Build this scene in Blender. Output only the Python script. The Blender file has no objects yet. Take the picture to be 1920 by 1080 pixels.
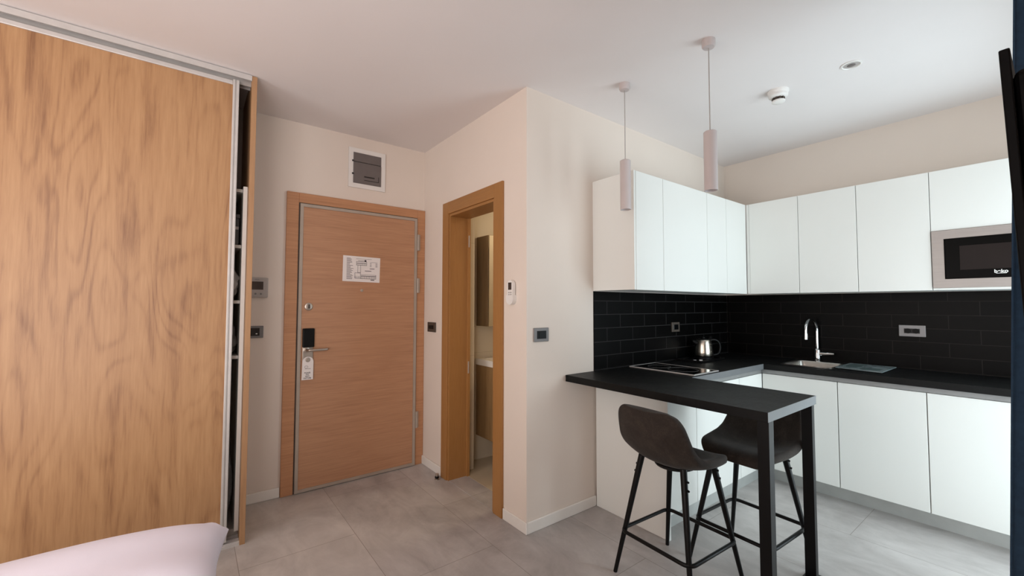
import bpy, bmesh, math, random
from mathutils import Vector, Matrix

random.seed(7)
S = bpy.context.scene
COL = S.collection
PI = math.pi

# ------------------------------------------------------------------ camera
cam_data = bpy.data.cameras.new('camera')
cam = bpy.data.objects.new('camera', cam_data)
COL.objects.link(cam)
FPX, PITCH, ROLL, YAW = 788.56, .0413, .0016, .9204
EYE = Vector((-1.5504, -1.8973, 1.3))
fw = Vector((math.cos(YAW), math.sin(YAW), 0)); rt = Vector((math.sin(YAW), -math.cos(YAW), 0)); up = Vector((0, 0, 1))
F_ = fw * math.cos(PITCH) + up * math.sin(PITCH)
U_ = up * math.cos(PITCH) - fw * math.sin(PITCH)
R_ = rt * math.cos(ROLL) + U_ * math.sin(ROLL)
U_ = U_ * math.cos(ROLL) - rt * math.sin(ROLL)
cam.matrix_world = Matrix(((R_.x, U_.x, -F_.x, EYE.x), (R_.y, U_.y, -F_.y, EYE.y), (R_.z, U_.z, -F_.z, EYE.z), (0, 0, 0, 1)))
cam_data.sensor_fit = 'HORIZONTAL'
cam_data.sensor_width = 36
cam_data.lens = FPX / 1920 * 36
cam_data.clip_start = .01
S.camera = cam

# ------------------------------------------------------------------ world, daylight, exposure
S.view_settings.view_transform = 'Standard'
S.view_settings.look = 'None'
S.view_settings.gamma = 1
S.view_settings.use_curve_mapping = False
S.view_settings.exposure = 0.06
w = bpy.data.worlds.new('sky'); S.world = w
w.use_nodes = True
bg = w.node_tree.nodes['Background']
bg.inputs[0].default_value = (.75, .87, 1, 1)
bg.inputs[1].default_value = .6


def area(name, loc, rot, sx, sy, power, color, spread=PI):
    d = bpy.data.lights.new(name, 'AREA')
    d.shape = 'RECTANGLE'; d.size = sx; d.size_y = sy
    d.energy = power; d.color = color; d.spread = spread
    o = bpy.data.objects.new(name, d); COL.objects.link(o)
    o.location = loc; o.rotation_euler = rot
    return o


# daylight entering by the glazed balcony door beside the kitchen and by the window beside the bed
area('daylight_kitchen', (1.42, -2.42, 1.12), (PI / 2 + .25, 0, 0), 1.5, 2.2, 56, (.84, .94, 1))
area('daylight_bedroom', (-2.75, -2.42, 1.2), (PI / 2 + .15, 0, 0), 1.7, 2.3, 86, (1, .87, .82))
area('fill_side', (-4.32, -.75, 1.3), (PI / 2, 0, -PI / 2), 1.5, 1.9, 52, (1, .91, .88))  # added fill from the left, brightens the faces turned that way
# warm ceiling lamp in the bathroom
area('bathroom_lamp_light', (1.4, .45, 2.5), (0, 0, 0), .3, .3, 10, (1, .83, .58))

# ------------------------------------------------------------------ materials


def lin(c):
    return tuple((x / 12.92 if x <= .04045 else ((x + .055) / 1.055) ** 2.4) for x in c)


def rgb(r, g, b):
    return lin((r / 255, g / 255, b / 255)) + (1,)


class NT:
    def __init__(s, name):
        s.m = bpy.data.materials.new(name); s.m.use_nodes = True
        s.n = s.m.node_tree.nodes; s.l = s.m.node_tree.links
        s.b = s.n['Principled BSDF']; s.out = s.n['Material Output']

    def node(s, t, **kw):
        x = s.n.new(t)
        for k, v in kw.items():
            if k in x.inputs.keys(): x.inputs[k].default_value = v
            else: setattr(x, k, v)
        return x

    def link(s, a, b): s.l.new(a, b)

    def coords(s, scale=(1, 1, 1), obj=False, rot=(0, 0, 0), loc=(0, 0, 0)):
        g = s.n.new('ShaderNodeNewGeometry') if not obj else s.n.new('ShaderNodeTexCoord')
        mp = s.n.new('ShaderNodeMapping')
        mp.inputs['Scale'].default_value = scale; mp.inputs['Rotation'].default_value = rot; mp.inputs['Location'].default_value = loc
        s.link(g.outputs['Position'] if not obj else g.outputs['Object'], mp.inputs['Vector'])
        return mp.outputs['Vector']

    def noise(s, vec, scale, detail=3, rough=.5, dist=0.0):
        x = s.node('ShaderNodeTexNoise', Scale=scale, Detail=detail, Roughness=rough, Distortion=dist)
        s.link(vec, x.inputs['Vector']); return x.outputs['Fac']

    def ramp(s, fac, stops, interp='LINEAR'):
        r = s.n.new('ShaderNodeValToRGB'); r.color_ramp.interpolation = interp
        e = r.color_ramp.elements
        while len(e) < len(stops): e.new(.5)
        for i, (p, c) in enumerate(stops):
            e[i].position = p; e[i].color = c if len(c) == 4 else tuple(c) + (1,)
        s.link(fac, r.inputs['Fac']); return r.outputs['Color']

    def math(s, op, a, b=None):
        x = s.n.new('ShaderNodeMath'); x.operation = op
        for i, v in enumerate((a, b)):
            if v is None: continue
            if isinstance(v, (int, float)): x.inputs[i].default_value = v
            else: s.link(v, x.inputs[i])
        return x.outputs[0]

    def mix(s, fac, a, b, mode='MIX'):
        x = s.n.new('ShaderNodeMix'); x.data_type = 'RGBA'; x.blend_type = mode
        for sock, v in ((x.inputs[0], fac), (x.inputs[6], a), (x.inputs[7], b)):
            if isinstance(v, (int, float)): sock.default_value = v
            elif isinstance(v, tuple): sock.default_value = v
            else: s.link(v, sock)
        return x.outputs[2]

    def bump(s, h, strength=.2, dist=.01):
        x = s.node('ShaderNodeBump', Strength=strength, Distance=dist)
        s.link(h, x.inputs['Height']); s.link(x.outputs['Normal'], s.b.inputs['Normal'])


def plain(name, col, rough=.5, metal=0.0, var=.04, nscale=14, bump=0.0, bscale=120, coat=0.0, spec=None):
    t = NT(name)
    v = t.coords()
    n = t.noise(v, nscale, 4)
    lo = tuple(c * (1 - var) for c in col[:3]) + (1,); hi = tuple(min(1, c * (1 + var)) for c in col[:3]) + (1,)
    t.link(t.ramp(n, [(.3, lo), (.7, hi)]), t.b.inputs['Base Color'])
    t.b.inputs['Roughness'].default_value = rough
    t.b.inputs['Metallic'].default_value = metal
    t.b.inputs['Coat Weight'].default_value = coat
    if spec is not None: t.b.inputs['Specular IOR Level'].default_value = spec
    if bump: t.bump(t.noise(v, bscale, 3), bump, .002)
    return t.m


M = {}
M['wall'] = plain('wall_paint', rgb(230, 218, 207), .75, var=.012, nscale=3, bump=.08, bscale=220)
M['ceiling'] = plain('ceiling_paint', rgb(233, 227, 225), .8, var=.012, nscale=2, bump=.05, bscale=200)
M['white_trim'] = plain('white_trim', rgb(236, 232, 226), .4, var=.01)
M['white_lam'] = plain('white_laminate', rgb(231, 231, 226), .34, var=.008, nscale=2)
M['alu'] = plain('brushed_aluminium', rgb(200, 196, 193), .42, .25, var=.05)
M['kick'] = plain('aluminium_plinth', rgb(188, 190, 187), .42, .3, var=.05)
M['rail'] = plain('grey_anodised_rail', rgb(146, 146, 145), .42, .3, var=.05)
M['steel'] = plain('stainless_steel', rgb(168, 164, 158), .3, 1.0, var=.05)
M['chrome'] = plain('chrome', rgb(225, 225, 225), .07, 1.0, var=.01)
M['satin'] = plain('satin_nickel', rgb(190, 180, 170), .35, .9, var=.05)
M['bronze'] = plain('grey_brown_seal', rgb(178, 165, 152), .4, .2, var=.05)
M['darkseal'] = plain('dark_seal', rgb(72, 62, 54), .6)
M['black'] = plain('black_plastic', rgb(10, 9, 9), .45, var=.06, spec=.2)
M['black_gloss'] = plain('black_glass', rgb(10, 10, 11), .06, var=.02)
M['tv'] = plain('black_television_shell', rgb(6, 5, 5), .5, var=.04, spec=.08)
M['oven_glass'] = plain('black_oven_glass', rgb(7, 6, 5), .3, var=.02, spec=.05)
M['oven_window'] = plain('brown_oven_window', rgb(40, 33, 31), .3, var=.02, spec=.05)
M['blackmetal'] = plain('black_metal', rgb(9, 8, 8), .42, .0, var=.06, spec=.25)
M['band'] = plain('painted_edge_daylight', rgb(108, 110, 112), .4, var=.05)  # window light on the black slab edges, put into a grey colour
M['grey'] = plain('grey_plastic', rgb(122, 120, 120), .45, var=.04)
M['lightgrey'] = plain('light_grey_plastic', rgb(176, 170, 166), .45, var=.04)
M['smoke'] = plain('smoked_plastic', rgb(108, 101, 99), .3, var=.05)
M['darkline'] = plain('dark_slot', rgb(38, 34, 33), .6)
M['paper'] = plain('paper', rgb(238, 232, 230), .8, var=.01)
M['ink'] = plain('ink', rgb(110, 100, 104), .8)
M['inkdark'] = plain('dark_ink', rgb(62, 56, 60), .8)
M['pend'] = plain('matte_white_metal', rgb(198, 187, 185), .5, var=.02)
M['screen'] = plain('display_glass', rgb(64, 54, 50), .15, var=.03)
M['white_gloss'] = plain('white_plastic', rgb(235, 232, 228), .3, var=.01)
M['ceramic'] = plain('white_ceramic', rgb(236, 230, 220), .15, var=.01)
M['navy'] = plain('navy_curtain', rgb(36, 62, 86), .9, var=.15, nscale=60, bump=.2, bscale=500)
M['linen'] = plain('white_linen', rgb(240, 236, 250), .85, var=.02, nscale=6, bump=.15, bscale=700)
M['bedcloth'] = plain('bed_base_cloth', rgb(120, 115, 112), .9, var=.08, nscale=60)
M['dim'] = plain('grey_cloth', rgb(150, 146, 142), .9, var=.1, nscale=20, bump=.2, bscale=200)
M['towel'] = plain('white_towelling', rgb(226, 222, 218), .95, var=.04, nscale=30, bump=.4, bscale=300)
M['hose'] = plain('grey_hose', rgb(108, 110, 112), .5, var=.05)
M['carc'] = plain('grey_carcass', rgb(206, 200, 192), .6, var=.03)
M['mirror'] = plain('mirror_glass', rgb(225, 222, 210), .04, 1.0, var=.0)


def wood(name, base, dark, light, axis='z', fig=2.2, fine=1.0, rough=.45, contrast=1.0, ring=13, fibw=.6):
    """wood veneer: stretched growth rings (cathedral figure), streaks and pores"""
    t = NT(name)
    st = {'z': ((1, 1, .2), (1, 1, .05)), 'x': ((.2, 1, 1), (.03, 1, 1)), 'y': ((1, .2, 1), (1, .03, 1))}[axis]
    v1 = t.coords(tuple(c * fig for c in st[0]))
    v2 = t.coords(tuple(c * 120 * fine for c in st[1]))
    v3 = t.coords(tuple(c * fig * 3.0 for c in (st[1] if axis != 'z' else (1, 1, .09))), loc=(3.1, 1.7, 5.3))
    n1 = t.noise(v1, 1.0, 1.5, .4, .4)
    rings = t.math('SINE', t.math('MULTIPLY', n1, ring * 6.0))
    rings = t.math('ADD', t.math('MULTIPLY', rings, .5), .5)
    rings = t.math('POWER', rings, 3.2)
    fib = t.noise(v2, 1.0, 4, .6, .3)
    band = t.noise(v3, 1.0, 5, .6, .4)
    rings = t.math('MULTIPLY', rings, t.noise(t.coords(tuple(c * fig * .8 for c in st[0]), loc=(7, 2, 1)), 1.0, 2))
    f = t.math('ADD', t.math('MULTIPLY', rings, .42 * contrast), t.math('MULTIPLY', t.math('SUBTRACT', fib, .5), fibw))
    f = t.math('ADD', f, t.math('MULTIPLY', t.math('SUBTRACT', band, .5), 1.5 * contrast))
    f = t.math('ADD', f, .36)
    t.link(t.ramp(f, [(.02, light), (.45, base), (1.0, dark)]), t.b.inputs['Base Color'])
    t.b.inputs['Roughness'].default_value = rough
    t.bump(fib, .06, .001)
    return t.m


M['oak'] = wood('oak_laminate', rgb(170, 128, 89), rgb(124, 83, 55), rgb(184, 143, 102), 'z', 5.0, 1.1, .42, .9, 12, .8)
M['oak_edge'] = wood('oak_edging', rgb(166, 126, 90), rgb(134, 96, 66), rgb(180, 140, 100), 'z', 5, 1, .5, .5, 4)
M['door_wood'] = wood('entry_door_veneer', rgb(184, 137, 104), rgb(146, 100, 72), rgb(200, 153, 118), 'x', 6, 1.2, .5, .3, 3, 1.1)
M['jamb_wood'] = wood('entry_frame_veneer', rgb(186, 134, 96), rgb(150, 100, 68), rgb(202, 150, 110), 'x', 6, 1.2, .5, .3, 3, 1.1)
M['casing_wood'] = wood('bathroom_frame_veneer', rgb(162, 114, 64), rgb(132, 86, 44), rgb(176, 128, 76), 'z', 2.5, 1.5, .4, .4, 5)
M['casing_wood_h'] = wood('bathroom_frame_veneer_cross', rgb(162, 114, 64), rgb(132, 86, 44), rgb(176, 128, 76), 'y', 2.5, 1.5, .4, .4, 5)
M['vanity_wood'] = wood('vanity_wood', rgb(150, 118, 78), rgb(108, 80, 50), rgb(170, 138, 96), 'z', 3, 1, .5, .7, 5)
M['cab_wood'] = wood('mirror_cabinet_wood', rgb(122, 98, 68), rgb(86, 66, 44), rgb(142, 116, 82), 'z', 3, 1, .5, .7, 5)


def tile_floor():
    t = NT('grey_stone_tiles')
    g = t.n.new('ShaderNodeNewGeometry'); sp = t.n.new('ShaderNodeSeparateXYZ'); cb = t.n.new('ShaderNodeCombineXYZ')
    t.link(g.outputs['Position'], sp.inputs[0])
    t.link(t.math('ADD', sp.outputs[1], -.59 + 11.37), cb.inputs[0])
    t.link(t.math('ADD', sp.outputs[0], .775 + .559 * 10), cb.inputs[1])
    br = t.node('ShaderNodeTexBrick', Scale=1.0)
    br.offset = .5; br.offset_frequency = 2; br.squash = 1
    br.inputs['Mortar Size'].default_value = .0016; br.inputs['Mortar Smooth'].default_value = .2
    br.inputs['Brick Width'].default_value = 1.137; br.inputs['Row Height'].default_value = .559
    br.inputs['Color1'].default_value = (.42, .42, .42, 1); br.inputs['Color2'].default_value = (.58, .58, .58, 1)
    br.inputs['Mortar'].default_value = (.5, .5, .5, 1); br.inputs['Bias'].default_value = 0
    t.link(cb.outputs[0], br.inputs['Vector'])
    v = t.coords((1, 1.0, 1))
    cloud = t.noise(v, 1.7, 7, .62, .8)
    vein = t.noise(t.coords((2.2, .9, 1), rot=(0, 0, .5)), 2.2, 9, .68, 1.6)
    f = t.math('ADD', t.math('MULTIPLY', cloud, .6), t.math('MULTIPLY', vein, .4))
    f = t.math('ADD', f, t.math('MULTIPLY', t.math('SUBTRACT', br.outputs['Color'], .5), .35))
    c = t.ramp(f, [(.34, rgb(152, 146, 143)), (.5, rgb(180, 175, 172)), (.66, rgb(203, 198, 195))])
    c = t.mix(br.outputs['Fac'], c, rgb(140, 132, 126))
    t.link(c, t.b.inputs['Base Color'])
    t.b.inputs['Roughness'].default_value = .42
    t.bump(t.math('SUBTRACT', t.math('MULTIPLY', f, .15), br.outputs['Fac']), .25, .003)
    return t.m


M['floor'] = tile_floor()


def brick_tiles(name, u, z0, off, c1, c2, mortar, bw, rh, rough, msize=.0025, coat=0):
    t = NT(name)
    g = t.n.new('ShaderNodeNewGeometry'); sp = t.n.new('ShaderNodeSeparateXYZ'); cb = t.n.new('ShaderNodeCombineXYZ')
    t.link(g.outputs['Position'], sp.inputs[0])
    t.link(t.math('ADD', sp.outputs[u], off), cb.inputs[0]); t.link(t.math('ADD', sp.outputs[2], z0), cb.inputs[1])
    br = t.node('ShaderNodeTexBrick', Scale=1.0)
    br.offset = .5
    br.inputs['Mortar Size'].default_value = msize; br.inputs['Mortar Smooth'].default_value = .1
    br.inputs['Brick Width'].default_value = bw; br.inputs['Row Height'].default_value = rh
    br.inputs['Color1'].default_value = c1; br.inputs['Color2'].default_value = c2; br.inputs['Mortar'].default_value = mortar
    t.link(cb.outputs[0], br.inputs['Vector'])
    t.link(br.outputs['Color'], t.b.inputs['Base Color'])
    t.b.inputs['Roughness'].default_value = rough
    t.b.inputs['Coat Weight'].default_value = coat
    if 'black' in name: t.b.inputs['Specular IOR Level'].default_value = .1
    t.bump(t.math('SUBTRACT', 1.0, br.outputs['Fac']), .5, .002)
    return t.m


# rows start at z .8735, each .0915 high
M['splash_left'] = brick_tiles('black_metro_tiles_left', 0, .0415 + .0915 * 2 - .0915, -.562 + .28 * 4 + .14, rgb(7, 6, 6), rgb(4, 4, 4), rgb(46, 44, 44), .28, .0915, .38)
M['splash_right'] = brick_tiles('black_metro_tiles_right', 1, .0415 + .0915 * 2 - .0915, 1.153 + .28 * 12 + .14, rgb(8, 6, 5), rgb(5, 4, 4), rgb(32, 28, 26), .28, .0915, .38)
M['bath_tile'] = brick_tiles('beige_bathroom_tiles', 0, 0, 3.0, rgb(206, 194, 172), rgb(200, 188, 166), rgb(186, 174, 152), .6, .9, .35, .002)
M['bath_floor'] = plain('bathroom_floor_tiles', rgb(196, 182, 156), .4, var=.06, nscale=6)


def stone(name):
    t = NT(name)
    v = t.coords()
    f = t.math('ADD', t.math('MULTIPLY', t.noise(v, 5, 8, .65, 1), .6), t.math('MULTIPLY', t.noise(v, 60, 4, .6), .4))
    t.link(t.ramp(f, [(.36, rgb(6, 6, 6)), (.55, rgb(11, 11, 11)), (.72, rgb(26, 26, 27))]), t.b.inputs['Base Color'])
    t.b.inputs['Specular IOR Level'].default_value = .24
    t.link(t.ramp(f, [(.3, (.42,) * 3), (.7, (.58,) * 3)]), t.b.inputs['Roughness'])
    t.bump(t.noise(v, 90, 4), .1, .001)
    return t.m


M['slab'] = stone('black_stone_slab')


def suede():
    t = NT('dark_brown_suede')
    v = t.coords((1, 1, 1), obj=True)
    f = t.math('ADD', t.math('MULTIPLY', t.noise(v, 9, 6, .65, .8), .7), t.math('MULTIPLY', t.noise(v, 130, 3, .6), .3))
    t.link(t.ramp(f, [(.34, rgb(38, 32, 28)), (.52, rgb(51, 44, 39)), (.7, rgb(68, 59, 52))]), t.b.inputs['Base Color'])
    t.b.inputs['Roughness'].default_value = .8
    t.b.inputs['Sheen Weight'].default_value = .08
    t.b.inputs['Specular IOR Level'].default_value = .2
    t.bump(t.noise(v, 260, 3), .15, .001)
    return t.m


M['suede'] = suede()


def brushed(name, col, axis):
    t = NT(name)
    sc = [300, 300, 300]; sc['xyz'.index(axis)] = 4
    n = t.noise(t.coords(tuple(sc)), 1, 2)
    t.link(t.ramp(n, [(.3, tuple(c * .88 for c in col[:3]) + (1,)), (.7, col)]), t.b.inputs['Base Color'])
    t.b.inputs['Metallic'].default_value = .5; t.b.inputs['Roughness'].default_value = .4
    return t.m


M['mw_steel'] = brushed('brushed_microwave_steel', rgb(166, 158, 153), 'y')
M['kettle_steel'] = brushed('brushed_kettle_steel', rgb(214, 206, 192), 'z')
M['kettle_steel'].node_tree.nodes['Principled BSDF'].inputs['Roughness'].default_value = .24
M['kettle_steel'].node_tree.nodes['Principled BSDF'].inputs['Metallic'].default_value = 1


def glass(name, col, amount, rough=.05):
    t = NT(name)
    tr = t.node('ShaderNodeBsdfTransparent'); gl = t.node('ShaderNodeBsdfGlossy'); mx = t.n.new('ShaderNodeMixShader')
    tr.inputs[0].default_value = col; gl.inputs['Roughness'].default_value = rough
    n = t.noise(t.coords(), 4)
    t.link(t.math('ADD', t.math('MULTIPLY', n, .02), amount), mx.inputs[0])
    t.link(tr.outputs[0], mx.inputs[1]); t.link(gl.outputs[0], mx.inputs[2]); t.link(mx.outputs[0], t.out.inputs['Surface'])
    return t.m


M['glass'] = glass('window_glass', (.96, .98, .98, 1), .05)
M['shower_glass'] = glass('shower_glass', (.86, .86, .80, 1), .12)


def board_glass():
    t = NT('frosted_glass')
    n = t.noise(t.coords(), 9, 3)
    t.link(t.ramp(n, [(.35, rgb(108, 120, 122)), (.65, rgb(138, 150, 152))]), t.b.inputs['Base Color'])
    t.b.inputs['Roughness'].default_value = .25
    return t.m


M['board'] = board_glass()

# ------------------------------------------------------------------ mesh helpers


class MB:
    """collects shapes (world coordinates unless a root is local) into ONE mesh object"""

    def __init__(s): s.bm = bmesh.new()

    def box(s, a, b, bev=0.0, seg=2, mat=None):
        g = bmesh.ops.create_cube(s.bm, size=1)['verts']
        c = [(a[i] + b[i]) / 2 for i in range(3)]; d = [abs(b[i] - a[i]) for i in range(3)]
        for v in g: v.co = Vector((c[i] + v.co[i] * d[i] for i in range(3)))
        if bev:
            es = list({e for v in g for e in v.link_edges})
            bmesh.ops.bevel(s.bm, geom=es, offset=min(bev, min(d) * .45), segments=seg, affect='EDGES', profile=.5)
        elif mat is not None:
            pass
        return s

    def xf(s, start, mtx):
        s.bm.verts.ensure_lookup_table()
        for v in s.bm.verts[start:]: v.co = mtx @ v.co
        return s

    def count(s): return len(s.bm.verts)

    def tube(s, pts, r, n=12, cap=True, closed=False):
        pts = [Vector(p) for p in pts]
        rs = r if isinstance(r, (list, tuple)) else [r] * len(pts)
        rings = []; N = len(pts)
        prev = None
        for i, p in enumerate(pts):
            if closed: t = (pts[(i + 1) % N] - pts[i - 1]).normalized()
            else:
                a = pts[max(i - 1, 0)]; b = pts[min(i + 1, N - 1)]; t = (b - a).normalized()
            if prev is None:
                h = Vector((0, 0, 1)) if abs(t.z) < .9 else Vector((1, 0, 0))
                u = t.cross(h).normalized()
            else: u = (prev - t * prev.dot(t)).normalized()
            prev = u; v = t.cross(u)
            rings.append([s.bm.verts.new(p + u * rs[i] * math.cos(2 * PI * k / n) + v * rs[i] * math.sin(2 * PI * k / n)) for k in range(n)])
        for i in range(N if closed else N - 1):
            A, B = rings[i], rings[(i + 1) % N]
            for k in range(n): s.bm.faces.new((A[k], A[(k + 1) % n], B[(k + 1) % n], B[k]))
        if cap and not closed:
            s.bm.faces.new(rings[0][::-1]); s.bm.faces.new(rings[-1])
        return s

    def lathe(s, prof, c, n=32, axis='z', cap=True):
        """prof: (radius, height) list"""
        rings = []
        for r, h in prof:
            ring = []
            for k in range(n):
                a = 2 * PI * k / n; x, y = r * math.cos(a), r * math.sin(a)
                p = {'z': (x, y, h), 'y': (x, h, y), 'x': (h, x, y)}[axis]
                ring.append(s.bm.verts.new((c[0] + p[0], c[1] + p[1], c[2] + p[2])))
            rings.append(ring)
        for A, B in zip(rings, rings[1:]):
            for k in range(n): s.bm.faces.new((A[k], A[(k + 1) % n], B[(k + 1) % n], B[k]))
        if cap:
            s.bm.faces.new(rings[0][::-1]); s.bm.faces.new(rings[-1])
        return s

    def prism(s, poly, h0, h1, axis='z'):
        """polygon extruded along an axis; poly in the two other axes (in xyz order)"""
        def P(p, h): return {'z': (p[0], p[1], h), 'y': (p[0], h, p[1]), 'x': (h, p[0], p[1])}[axis]
        A = [s.bm.verts.new(P(p, h0)) for p in poly]; B = [s.bm.verts.new(P(p, h1)) for p in poly]
        n = len(poly)
        for k in range(n): s.bm.faces.new((A[k], A[(k + 1) % n], B[(k + 1) % n], B[k]))
        s.bm.faces.new(A[::-1]); s.bm.faces.new(B)
        return s

    def frame(s, a, b, w, axis, d0, d1):
        """rectangular frame: a,b corners in the two other axes"""
        def bx(p, q):
            def P(u, h): return {'z': (u[0], u[1], h), 'y': (u[0], h, u[1]), 'x': (h, u[0], u[1])}[axis]
            s.box(P(p, d0), P(q, d1))
        bx((a[0], a[1]), (a[0] + w, b[1])); bx((b[0] - w, a[1]), (b[0], b[1]))
        bx((a[0] + w, b[1] - w), (b[0] - w, b[1])); bx((a[0] + w, a[1]), (b[0] - w, a[1] + w))
        return s

    def build(s, name, mat, parent=None, smooth=False, world=None):
        bmesh.ops.recalc_face_normals(s.bm, faces=s.bm.faces)
        me = bpy.data.meshes.new(name)
        off = Vector((0, 0, 0))
        q = parent
        while q is not None and world is None:
            off += q.location; q = q.parent
        if off.length:
            for v in s.bm.verts: v.co -= off
        if smooth:
            for f in s.bm.faces: f.smooth = True
        s.bm.to_mesh(me); s.bm.free()
        if smooth:
            try: me.set_sharp_from_angle(angle=math.radians(38))
            except Exception: pass
        me.materials.append(mat if not isinstance(mat, str) else M[mat])
        o = bpy.data.objects.new(name, me); COL.objects.link(o)
        if parent is not None: o.parent = parent
        return o


def tag(o, label=None, cat=None, group=None, kind=None):
    if label: o['label'] = label
    if cat: o['category'] = cat
    if group: o['group'] = group
    if kind: o['kind'] = kind
    return o


def thing(name, loc, label, cat, group=None, kind=None):
    o = bpy.data.objects.new(name, None); COL.objects.link(o)
    o.location = loc; o.empty_display_size = .05
    return tag(o, label, cat, group, kind)


def struct(name, mb, mat, smooth=False):
    return tag(mb.build(name, mat, None, smooth), kind='structure')


def copy_tree(o, parent=None):
    c = o.copy(); COL.objects.link(c)
    if parent is not None: c.parent = parent
    for ch in [x for x in bpy.data.objects if x.parent == o]: copy_tree(ch, c)
    return c


def text_mesh(body, size, mtx, name, mat, parent, align='CENTER', bold=0.0, space=1.0):
    cu = bpy.data.curves.new(name, 'FONT'); cu.body = body; cu.size = size
    cu.align_x = align; cu.align_y = 'CENTER'; cu.offset = bold; cu.space_character = space
    to = bpy.data.objects.new('tmp', cu); COL.objects.link(to)
    dg = bpy.context.evaluated_depsgraph_get()
    me = bpy.data.meshes.new_from_object(to.evaluated_get(dg))
    bpy.data.objects.remove(to)
    off = Vector((0, 0, 0)); q = parent
    while q is not None: off += q.location; q = q.parent
    me.transform(Matrix.Translation(-off) @ mtx)
    me.materials.clear(); me.materials.append(M[mat])
    o = bpy.data.objects.new(name, me); COL.objects.link(o); o.parent = parent
    o.name = name
    return o


def face_mtx(pos, right, upv=(0, 0, 1)):
    r = Vector(right).normalized(); u = Vector(upv).normalized(); n = r.cross(u)
    return Matrix(((r.x, u.x, n.x, pos[0]), (r.y, u.y, n.y, pos[1]), (r.z, u.z, n.z, pos[2]), (0, 0, 0, 1)))


# ------------------------------------------------------------------ room shell
H = 2.6; L = 1.372; W = 2.387; XL = -4.0; YF = -2.05
struct('floor', MB().box((XL - .2, YF - .2, -.12), (W + .2, L + .2, 0)), 'floor')
struct('ceiling', MB().box((XL - .2, YF - .2, H), (W + .2, L + .2, H + .15)), 'ceiling')
struct('wall_entry', MB().box((XL - .2, L, 0), (W + .2, L + .2, H)), 'wall')
struct('wall_right', MB().box((W, YF - .2, 0), (W + .2, L, H)), 'wall')
mb = MB()   # wall beyond the bed, with an opening added for the side fill light
mb.box((XL - .2, YF - .2, 0), (XL, -1.55, H)).box((XL - .2, .05, 0), (XL, L, H)).box((XL - .2, -1.55, 0), (XL, .05, .3)).box((XL - .2, -1.55, 2.3), (XL, .05, H))
struct('wall_left', mb, 'wall')
e = thing('fill_window', (XL - .1, -.75, .3), None, None, kind='structure')  # added window out of view, only there to let the side fill in
m = MB().frame((-1.55, .3), (.05, 2.3), .06, 'x', XL - .14, XL - .08).box((XL - .14, -.79, .36), (XL - .08, -.71, 2.24))
m.build('window_frame', 'white_trim', e)
MB().box((XL - .115, -1.49, .36), (XL - .105, -.01, 2.24)).build('pane', 'glass', e)
mb = MB()   # bathroom partition with its doorway
mb.box((0, 0, 0), (.16, .315, H)).box((0, .925, 0), (.16, L, H)).box((0, .315, 1.995), (.16, .925, H))
struct('wall_bathroom', mb, 'wall')
struct('wall_kitchen', MB().box((.16, 0, 0), (W, .10, H)), 'wall')
mb = MB()   # wall behind the camera, with the balcony door and the bedroom window
mb.box((XL, YF - .2, 0), (-3.6, YF, H)).box((-3.6, YF - .2, 2.35), (-1.9, YF, H)).box((-3.6, YF - .2, 0), (-1.9, YF, .08))
mb.box((-1.9, YF - .2, 0), (.62, YF, H)).box((.62, YF - .2, 2.25), (2.22, YF, H)).box((2.22, YF - .2, 0), (W, YF, H))
struct('wall_front', mb, 'wall')
for nm, x0, x1, z0, z1 in (('window_1', .62, 2.22, 0, 2.25), ('window_2', -3.6, -1.9, .08, 2.35)):
    e = thing(nm, ((x0 + x1) / 2, YF - .1, z0), None, None, kind='structure')
    m = MB().frame((x0, z0), (x1, z1), .06, 'y', YF - .14, YF - .08)
    xm = (x0 + x1) / 2
    m.box((xm - .04, YF - .14, z0 + .06), (xm + .04, YF - .08, z1 - .06))
    m.build('window_frame', 'white_trim', e)
    MB().box((x0 + .06, YF - .115, z0 + .06), (x1 - .06, YF - .105, z1 - .06)).build('pane', 'glass', e)

# baseboards
def bboard(name, a, b, axis):
    m = MB()
    t = .012; h = .066
    if axis == 'x': m.box((a[0], a[1] - t, 0), (b[0], a[1], h), .004)
    else: m.box((a[0] - t, a[1], 0), (a[0], b[1], h), .004)
    struct(name, m, 'white_trim')
bboard('baseboard_entry', (-1.283, L), (-1.045, L), 'x')
bboard('baseboard_bathroom_far', (0, 1.012), (0, L - .018), 'y')
bboard('baseboard_bathroom_near', (0, -.012), (0, .218), 'y')
bboard('baseboard_kitchen', (0, 0), (.578, 0), 'x')

# bathroom interior seen through the doorway
struct('wall_bathroom_tiled', MB().box((.16, 1.14, 0), (1.75, L, H)), 'bath_tile')
struct('wall_bathroom_side', MB().box((1.75, .10, 0), (1.9, L, H)), 'bath_tile')
struct('wall_bathroom_duct', MB().box((.162, .985, 0), (.262, 1.14, H)), 'bath_tile')
struct('floor_bathroom', MB().box((.155, .10, 0), (1.75, 1.14, .004)), 'bath_floor')

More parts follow.
